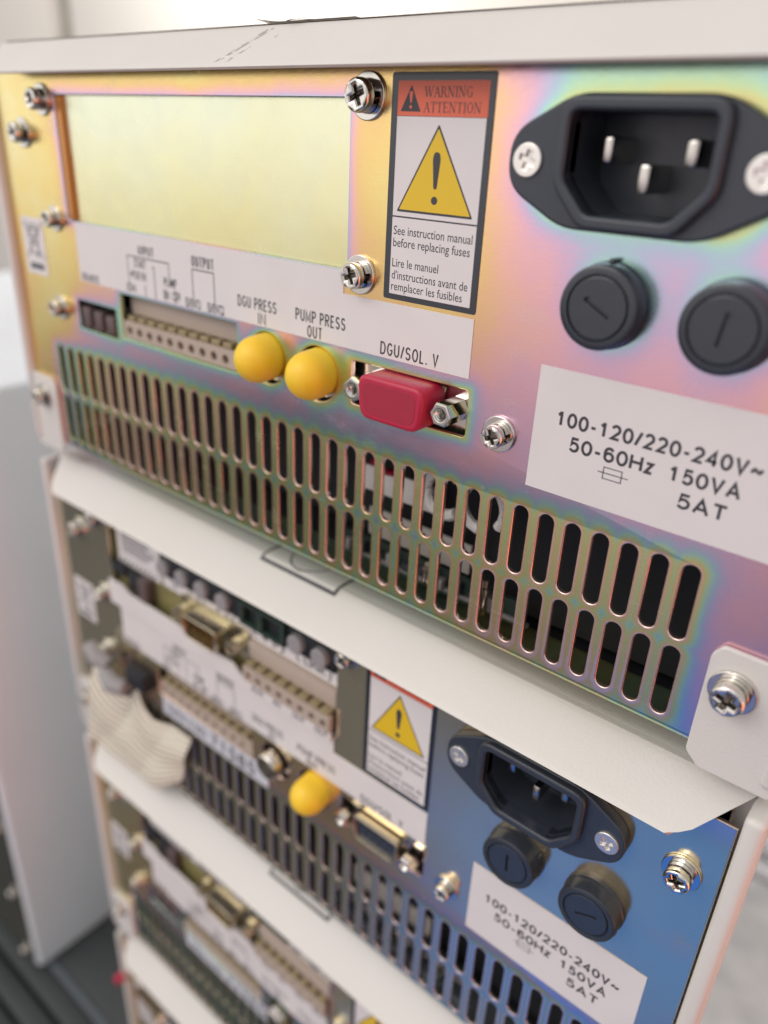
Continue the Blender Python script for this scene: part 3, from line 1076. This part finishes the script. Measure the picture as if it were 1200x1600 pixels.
def scuff_mesh():
    b = MB()
    zt = 128.7
    def on(x, t, o=0.05):
        return (x, 4.2 - 10.9 * t - o * .6, zt - 1.15 + (119.65 - zt + 1.15) * t + o * .8)
    b.poly3([on(133.5, .0), on(135.6, .0), on(128.6, .86), on(126.4, .94)])
    b.poly3([on(133.8, .5), on(134.4, .48), on(131.3, .92), on(130.2, .95), on(130.6, .82)])
    b.poly3([on(138.6, .2), on(139.2, .18), on(139.0, .28), on(138.5, .27)])
    m = mat('scuff', (0.42, 0.40, 0.385), 0.6)
    nt = m.node_tree
    V.nt = nt
    n = nt.nodes.new('ShaderNodeTexNoise')
    n.inputs['Scale'].default_value = 700
    n.inputs['Detail'].default_value = 4
    g = nt.nodes.new('ShaderNodeNewGeometry')
    nt.links.new(g.outputs['Position'], n.inputs['Vector'])
    nt.links.new(V(n.outputs['Fac']).smooth(0.40, 0.66, 0.05, 0.75).s, nt.nodes['Principled BSDF'].inputs['Alpha'])
    return b.mesh('scuff_mark', [m], smooth=0)


def outline_sticker(peeled):
    """thin white sticker with a black outline on the top sheet, near its rear edge"""
    b = MB()
    x0, x1, y0, y1, z = 126.6, 157.6, (6.2 if peeled else 3.3), 27.0, 128.78
    n = 16

    def lift(x, y):
        if not peeled:
            return -0.74 * max(0.0, 5.5 - y) - 0.12 * max(0.0, 6.5 - y) / 1.0 * (y > 5.4)
        return 0.9 * max(0.0, 1 - (x - x0) / 8.5) ** 1.3 * max(0.0, 1 - (y - y0) / 16.0) + 0.3 * max(0.0, 1 - (y - y0) / 6.0)

    def P(x, y, o=0.0):
        return (x, y, z + lift(x, y) + o)
    xs = [x0 + (x1 - x0) * i / n for i in range(n + 1)]
    ys = [y0, y0 + 0.9, y0 + 1.8, y0 + 2.6] + [y0 + 4 + (y1 - y0 - 4) * i / 6 for i in range(7)]
    b.sheet([[P(x, y) for y in ys] for x in xs])
    w = 0.95
    for a, c in ((y0, y0 + w), (y1 - w, y1)):
        b.sheet([[P(x, y, 0.03) for y in (a, c)] for x in xs], 1)
    for a, c in ((x0, x0 + w), (x1 - w, x1)):
        b.sheet([[P(x, y, 0.04) for x in (a, c)] for y in ys], 1)
    arc = [(141 + 8 * math.cos(q), 14.5 - 9.6 * math.sin(q)) for q in (math.radians(20 + 140 * i / 14) for i in range(15))]
    arc2 = [(141 + 7.6 * math.cos(q), 14.5 - 9.0 * math.sin(q)) for q in (math.radians(20 + 140 * i / 14) for i in range(15))]
    b.sheet([[P(*p, 0.035), P(*q, 0.035)] for p, q in zip(arc, arc2)], 1)
    return b.mesh('outline_sticker', [M['paint'], M['ink']], smooth=40)


# ------------------------------------------------------------------ option board (modules below the top one)
def add_option_board(root):
    def sub(name, b, mats, parent):
        return put(name, b.mesh(name, mats), parent)

    def make():
        b = MB().box(45.0, 164.0, 2.6, 3.6, 78.6, 115.5)
        return b.mesh('option_board', [M['option_plate']])
    ob = put('option_board', cached('optplate', make), root)

    def c(name, fn, key=''):
        return put(name, cached('opt_%s%s' % (name, key), fn), ob)

    def paper():
        b = MB().plate(rc((49.0, 75.0, 97.0, 113.0)), [], 2.3, 2.55, 0.02, 0, 1)
        for i in range(6):
            b.flat(rc((52.0, 72.5 - (i % 3) * 2.5, 110.8 - i * 1.7, 111.6 - i * 1.7)), 2.28, 1)
        for i in range(9):
            b.bar((50.5 + i * 2.5, 97.4), (52.5 + i * 2.5, 99.4), 0.7, 2.28, 1)
        return b.mesh('paper_label', [M['paper'], M['grey_ink']], recalc=False, smooth=0)
    c('paper_label', paper)

    def blackc():
        b = MB().box(47.5, 56.0, -0.5, 2.5, 93.0, 97.0, 0.3).box(56.5, 65.0, 0.4, 2.5, 88.0, 96.5, 0.3)
        b.box(65.4, 70.5, -1.5, 2.5, 87.0, 97.0, 0.4, 1)
        return b.mesh('modular_jack', [M['dark'], M['brown']])
    c('modular_jack', blackc)

    def strip():
        b = MB().plate(rc((76.5, 160.6, 97.4, 103.0)), [], 2.2, 2.55, 0.03, 0, 1)
        y = 2.18
        b.text('1', 83, 84, 99.0, 2.2, y, 1, .02)
        b.text('L 2 J', 91.0, 99.5, 99.0, 2.2, y, 1, .02)
        b.text('L 3 J', 106, 114.5, 99.0, 2.2, y, 1, .02)
        b.text('L 4 5 J', 123.5, 138, 98.8, 2.2, y, 1, .02)
        b.text('L LINK J', 143.5, 158.0, 98.8, 2.4, y, 1, .02)
        return b.mesh('number_strip', [M['paper'], M['ink']], recalc=False, smooth=0)
    c('number_strip', strip)

    for x0, x1 in ((78.0, 119.5), (141.5, 161.0)):
        c('socket_bar', lambda: MB().box(x0, x1, 0.5, 2.5, 103.2, 111.5, 0.3).mesh('socket_bar', [M['dark']]), x0)

    def plug():
        return MB().lathe([(0, -1.6), (2.6, -1.6), (3.1, -1.2), (3.2, 0.6)], 0, 0, 28).mesh('optical_plug', [M['greyplug']], (0, 0, 0))
    pm = cached('optplug', plug)
    for x in (81.0, 91.2, 101.6, 112.4, 146.0, 155.8):
        put('optical_plug', pm, ob, (x - BASE[0], -BASE[1], 107.2 - BASE[2]))

    def jack():
        b = MB().plate(rc((120.5, 141.0, 103.3, 111.8)), [rc((122.5, 128.6, 104.6, 110.6)), rc((131.2, 139.2, 104.6, 110.6))], -0.8, 2.4, 0.2, 0, 1)
        b.box(122.0, 140, 1.6, 2.4, 104, 111, 0, 1)
        return b.mesh('green_header', [M['pcb'], M['dark']])
    c('green_header', jack)

    def d15():
        cx, cz = 105.0, 93.6
        b = MB().plate(rc((88.0, 122.5, 87.4, 99.6), 1.2), [], 1.2, 2.4, 0.2, 0, 1)
        b.plate(dsub_outline(cx, cz, 17.6, 8.6), [dsub_outline(cx, cz, 16.6, 7.6, 1.2)], -5.4, 1.3, 0.25, 1, 2)
        b.poly3([(q[0], -0.4, q[1]) for q in dsub_outline(cx, cz, 16.8, 7.8, 1.2)], 2)
        for r, n, off in ((2.2, 5, 0), (0, 5, 1.1), (-2.2, 5, 0)):
            for i in range(n):
                b.lathe([(0, -3.9), (0.45, -3.8), (0.5, -0.4)], cx - 5 + off + i * 2.3, cz + r, 8, 3)
        for x in (90.8, 119.2):
            b.plate([(x + 2.8 * math.cos(math.pi / 3 * i), cz + 2.8 * math.sin(math.pi / 3 * i)) for i in range(6)], [circ(x, cz, 1.4, 14)], -4.2, 1.3, 0.25, 0, 1)
        return b.mesh('video_connector', [M['shell'], M['shell'], M['hole'], M['brass']])
    c('video_connector', d15)
    c('terminal_block', lambda: terminal_mesh(123.5, 161.6, 83.6, 97.2, 8, 126.0, 4.75, -3.0))

    def shelf():
        b = MB()
        # folded ledge under the board, cut out below the connector
        out = [(47.2, 80.0), (161.8, 80.0), (161.8, 83.5), (122.0, 83.5), (118.0, 86.5), (94.0, 86.5), (90.0, 88.0), (60.0, 88.0), (56.0, 90.0), (47.2, 90.0)]
        b.plate(out, [], -2.2, -1.0, 0.2, 0, 1)
        b.box(47.2, 161.8, -1.05, 2.4, 79.9, 80.6, 0, 0)
        y = -2.22
        for s, x0, x1 in (('AUX', 127, 133), ('IN', 137.5, 140.5), ('OUT', 146, 151.5), ('OUT', 155.5, 161)):
            b.text(s, x0, x1, 80.9, 2.0, y, 1, .02)
        return b.mesh('ledge_label', [M['paper'], M['ink']], smooth=0)
    c('ledge_label', shelf)
    return ob


# ------------------------------------------------------------------ one module
def build_module(k, label, opt):
    root = bpy.data.objects.new('instrument_module', None)
    COL.objects.link(root)
    root.location = (Vector(BASE) + Vector((0, 0, -U * k))) * MM
    tag(root, label, 'lab instrument', 'instrument modules stacked in one tower')

    def part(name, key, fn):
        return put(name, cached(key, fn), root)

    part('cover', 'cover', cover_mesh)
    rp = cached('panel', rear_panel_mesh).copy()
    rp.materials.append(opt['metal'])
    put('rear_panel', rp, root)
    for fx in (30, 250):
        for fy in (30, 380):
            put('foot', cached('foot', lambda: MB().lathe([(0, 0), (9, 0), (10, 1.0), (9, 1.0), (0, 1.0)], 0, 0, 20).mesh('foot', [M['plastic']], (0, 0, 0))), root,
                (fx - BASE[0] - (22 if fx > 100 else 0), fy - BASE[1], -0.15), (math.pi / 2, 0, 0)).scale = (1, 8.3, 1)
    # inside: dark frame, bracket, circuit board
    def backing():
        b = MB().box(13, 262, 24, 26, 2, 124).box(175, 262, 16, 18, 2, 46)  # dark plates added so the inside reads as unlit
        return b.mesh('dark_backing', [M['dark']], smooth=0)
    part('dark_backing', 'backing', backing)

    def pcb():
        b = MB().box(156, 212, 9, 10.4, 2.2, 9.0)
        for i in range(10):
            x = 157 + i * 5.2
            b.box(x, x + 2.6, 6.6, 9, 4.4 + (i % 3), 7.2 + (i % 2), 0.2, 3 if i % 3 else 1)
        b.box(163, 196, 10.6, 11.6, 9.5, 17.5, 0.2, 2)
        b.box(160, 215, 8.0, 9.0, 3.6, 4.6, 0.1, 1)
        return b.mesh('circuit_board', [M['pcb'], M['greyplug'], M['cream_part'], M['plastic']])
    part('circuit_board', 'pcb', pcb)

    def cap():
        b = MB()
        for i, (x, z, r, h) in enumerate(((203.5, 4, 1.7, 9.5), (187, 5, 1.5, 6), (214, 4, 1.4, 6))):
            b.tube([(x, 6, z), (x, 6, z + h * .2), (x, 6, z + h * .22), (x, 6, z + h * .78), (x, 6, z + h * .8), (x, 6, z + h)], [r * .8, r * .8, r, r, r * .8, r * .75], 14)
        return b.mesh('capacitor', [M['steel']])
    part('capacitor', 'cap', cap)
    if k == 0:
        def brk():
            b = MB().box(160, 184, 11, 12, 22.0, 29.0, 0.3)
            b.tube([(188 + 5.5 * math.cos(q), 9, 30 + 5.8 * math.sin(q)) for q in (math.radians(50 + 260 * i / 14) for i in range(15))], 1.5, 8)
            b.tube([(199 + 6.0 * math.cos(q), 9, 30 + 6.2 * math.sin(q)) for q in (math.radians(-40 + 320 * i / 16) for i in range(17))], 1.4, 8)
            return b.mesh('white_bracket', [mat('white_moulding', (0.82, 0.80, 0.78), 0.35)])
        part('white_bracket', 'brk', brk)
        part('red_wire', 'wire', lambda: MB().tube([(169, 14, 44), (168.5, 8, 38), (167.5, 6, 33), (169, 9, 30), (171, 14, 28)], 1.0, 10).mesh('red_wire', [M['red']]))
    # printed labels
    part('warning_label', 'warn', warning_label)
    part('port_label', 'port', port_label)
    part('rating_label', 'rating', rating_label)
    part('recycling_label', 'weee', recycling_label)
    # power inlet and fuses
    inl = put('power_inlet', cached('inlet', inlet_flange), root, (CX - BASE[0], -BASE[1], CZ - BASE[2]))
    for dx, dz, h in ((-7.2, 2.3, 4.2), (7.2, 2.3, 4.2), (0, -1.9, 4.6)):
        put('contact_pin', cached('pin%.1f' % h, lambda: inlet_pin(h)), inl, (dx, 0, dz))
    for dx in (-20, 20):
        put('inlet_screw', cached('fscrew', flat_screw), inl, (dx, -3.1, 0), (0, random.random() * 1.5, 0))
    for i, x in enumerate((225.3, 246.8)):
        put('fuse_holder', cached('fuse', lambda: fuse_mesh().mesh('fuse_holder', [M['gloss_plastic']], (0, 0, 0), 30)), root, (x - BASE[0], -BASE[1], 81.6 - BASE[2]), (0, opt['fuse'][i], 0)).scale = (1, 1.2, 1)
    # ports
    part('terminal_block', 'term', lambda: terminal_mesh(70.9, 123.5, 47.9, 60.9, 10, 73.6, 4.95))

    def sw():
        b = MB().box(46.4, 67.4, 5, 12, 46.8, 55.5, 0, 1)
        for i in range(3):
            x = 48.0 + i * 6.6
            b.box(x, x + 4.6, 0.0, 5.5, 47.0, 53.8 - 0.4 * i, 0.5, 0)
        b.box(46.4, 67.4, 1.0, 1.6, 46.8, 47.3, 0, 2)
        return b.mesh('remote_switch', [M['brown'], M['dark'], M['olive']])
    part('remote_switch', 'rsw', sw)
    ds, js = cached('dsub', dsub_meshes)
    d = put('serial_connector', ds, root, (181.1 - BASE[0], -BASE[1], 54.1 - BASE[2]))
    for dx in (-12.6, 12.5):
        put('jackscrew', js, d, (dx, 0, 0), (0, 0.3 if dx < 0 else 0.05, 0))
    for (x, z, r) in BNC:
        put('bnc_socket', cached('bnc', bnc_mesh), root, (x - BASE[0], -BASE[1], z - BASE[2]))
    # screws
    for x, z, kd in opt['screws']:
        y = -1.35 if z < 20 else 0.0
        add_screw(root, x, z, kd, y, random.random() * 1.6)
    if k == 0:
        put('blank_plate', MB().box(44.0, 165.0, 1.5, 2.5, 78.0, 116).mesh('blank_plate', [M['blank']]), root)
        put('recess_edge', MB().box(46.62, 49.3, 0.35, 1.45, 79.9, 113.7).mesh('recess_edge', [M['edge_reflection']]), root)  # orange reflection on the window's left edge, put in as colour
        put('scuff_mark', scuff_mesh(), root)
        put('outline_sticker', outline_sticker(True), root)
    else:
        add_option_board(root)
        part('outline_sticker', 'sticker', lambda: outline_sticker(False))
        part('serial_label', 'serial', serial_label)
    return root


M['option_plate'] = mat('option_plate', (0.42, 0.37, 0.16), 0.4, 0.6, var=0.08)
std = [(40.3, 112.6, 'mid'), (27.0, 103.5, 'mid'), (39.4, 79.6, 'small'), (36.2, 51.6, 'small'), (206.2, 52.3, 'small'), (262.6, 16.6, 'big'), (18.3, 17.6, 'mid'), (263.0, 105.0, 'mid')]
top = build_module(0, 'topmost instrument of the stack, rainbow tinted rear panel with a blank pale plate',
                   dict(metal=chromate('chromate_top', 0.0, 0.0), fuse=(0.0, 1.2), screws=std + [(167.4, 114.2, 'big'), (166.6, 79.2, 'mid')]))
second = build_module(1, 'second instrument from the top, bluish rear panel with one yellow cap and a serial label',
                      dict(metal=chromate('chromate_second', 0.35, 5.0, -0.24, 0.12, 1.8, 1.0, 0.3), fuse=(1.0, 2.2), screws=std + [(166.4, 112.8, 'small')]))
third = build_module(2, 'third instrument from the top, dark olive rear panel without any yellow cap',
                     dict(metal=chromate('chromate_third', 0.2, 9.0, -0.05), fuse=(0.4, 0.9), screws=std + [(166.4, 112.8, 'small'), (166.6, 79.2, 'mid')]))
fourth = build_module(3, 'lowest instrument of the stack, only its upper left corner and a red dot in view',
                      dict(metal=chromate('chromate_fourth', 0.1, 13.0), fuse=(0.4, 0.9), screws=std))

# small red plug on the lowest module's left edge
o = put('red_plug', MB().lathe([(0, -5), (1.8, -4.6), (2.6, -3.2), (2.6, 0)], 0, 0, 20).mesh('red_plug', [M['red']], (0, 0, 0)), None, (9.6, -2.45, 92.2 - 3 * U))
tag(o, 'small round red plug at the left edge of the lowest instrument', 'plug')


# ------------------------------------------------------------------ loose caps
def ball_cap():
    R = 5.95
    prof = [(0, -R)] + [(R * math.sin(q), -R * math.cos(q)) for q in (math.pi / 2 * i / 12 for i in range(1, 13))] + [(R * 1.0, 5.0), (R * 1.02, 5.6), (R * 0.9, 5.9)]
    return MB().lathe(prof, 0, 0, 48).mesh('dust_cap', [M['yellow']], (0, 0, 0), 60)


bm_ = ball_cap()
for x, z, k, lb in ((135.6, 54.5, 0, 'yellow round dust cap under the DGU PRESS IN lettering, left one of the pair'),
                    (154.2, 54.2, 0, 'yellow round dust cap under PUMP PRESS OUT on the topmost instrument'),
                    (154.4, 54.2, 1, 'single yellow round dust cap on the second instrument, beside an uncapped socket')):
    o = put('dust_cap', bm_, None, (x, -3.5, z - U * k), (random.random() * .1, 0.4 * k, 0.05))
    tag(o, lb, 'dust cap', 'yellow round dust caps on the sockets')


def red_cover():
    cx, cz = 181.1, 54.1
    b = MB()
    b.plate(dsub_outline(cx, cz, 18.8, 10.2, 3.0, 0.9), [], -6.3, 2.6, 0.9, 0, 4)
    b.plate(dsub_outline(cx, cz, 15.4, 7.2, 2.2, 0.7), [], -6.36, -6.0, 0.04, 1, 1)
    return b.mesh('connector_cover', [M['red'], M['red_face']], (cx, 0, cz), 50)


o = put('connector_cover', red_cover(), None, (181.1, 0, 54.1))
tag(o, 'red rubber cover pushed over the connector under the DGU/SOL. V lettering', 'connector cover')


# grey plug and ribbed strip on the second module
def striped_label():
    b = MB()
    rows = []
    L = [(29, -4, 50), (22, -5, 38), (22, -7, 22), (17, -8, 8), (15.5, -7, -5)]
    Rr = [(59, -4, 42), (62, -5, 40), (72, -6, 36), (84, -5.5, 33), (92, -4, 38)]
    n, m = 26, 26
    top_ = [(30, 50), (36, 41), (44, 36), (52, 36), (57.5, 43.0), (59.5, 44.5), (62, 38), (68, 34), (76, 36), (84, 38), (92, 39)]
    bot_ = [(15, -6), (20, -6.5), (26, -7.5), (33, -8), (40, -8), (47, -8), (55, -7.5), (63, -5), (70, 0), (76, 5), (82, 10)]

    def lerp(a, t):
        f = t * (len(a) - 1)
        i = min(int(f), len(a) - 2)
        return [p + (q - p) * (f - i) for p, q in zip(a[i], a[i + 1])]
    for i in range(n + 1):
        t = i / n
        a, c = lerp(top_, t), lerp(bot_, t)
        row = []
        for j in range(m + 1):
            s = j / m
            x, z = a[0] + (c[0] - a[0]) * s, a[1] + (c[1] - a[1]) * s
            y = -1.3 - 0.9 * math.sin(math.pi * s) - 0.9 * math.cos(t * 9.0) * (0.4 + s) * 0.6 - 1.5 * abs(math.sin(t * 7.5 + 2.2 * s)) ** 0.6 + 0.5 * math.sin(11 * s - 6 * t)
            row.append((x, min(-0.5, y), z - U))
        rows.append(row)
    b.sheet(rows, 0, True)
    back = [[(p[0], p[1] + 0.35, p[2]) for p in r] for r in rows]
    b.sheet(back, 0, True)
    return b.mesh('striped_label', [M['tape']], (50, 0, 15 - U), 14, recalc=False)


o = put('striped_label', striped_label(), None, (50, 0, 15 - U))
tag(o, 'crumpled whitish striped label hanging over the vents of the second instrument', 'tag')


def grey_plug():
    b = MB()
    b.tube([(35, -7, 56 - U), (41, -8, 53.5 - U), (46, -6, 51.5 - U)], [2.8, 3.6, 3.0], 16)
    b.tube([(46, -8, 49 - U), (52, -9, 47 - U), (58, -7, 46.5 - U)], [3.0, 3.9, 3.2], 16)
    b.box(56, 68, -5.5, -0.2, 47.5 - U, 55.5 - U, 1.0, 1)
    return b.mesh('cable_plug', [M['greyplug'], M['dark']], (52, 0, 50 - U), 40)


o = put('cable_plug', grey_plug(), None, (52, 0, 50 - U))
tag(o, 'grey rolled cable plug above the crumpled whitish striped label', 'cable plug')


# ------------------------------------------------------------------ tall oven on the left
def build_oven():
    org = (-261, 150, -420)
    root = bpy.data.objects.new('column_oven', None)
    COL.objects.link(root)
    root.location = Vector(org) * MM
    tag(root, 'tall white instrument cabinet standing on the dark bench left of the stack', 'lab instrument')
    put('casing', MB().box(-423, -100, -6, 400, -418.5, -13, 3.0, 0, 4).mesh('casing', [M['oven_paint']], org), root)
    put('rear_panel', MB().box(-418, -104, -7.2, -6.1, -412, -18, 0.4).mesh('rear_panel', [M['oven_back']], org), root)
    for x, z in ((-110, -404), (-110, -348), (-110, -290), (-110, -200)):
        add_screw(root, x, z, 'big', -7.2, 0.3, org)
    for x in (-400, -125):
        for y in (25, 370):
            put('foot', MB().box(x - 9, x + 9, y - 9, y + 9, -419.95, -418.4, 0.5).mesh('foot', [M['plastic']], org), root)


build_oven()
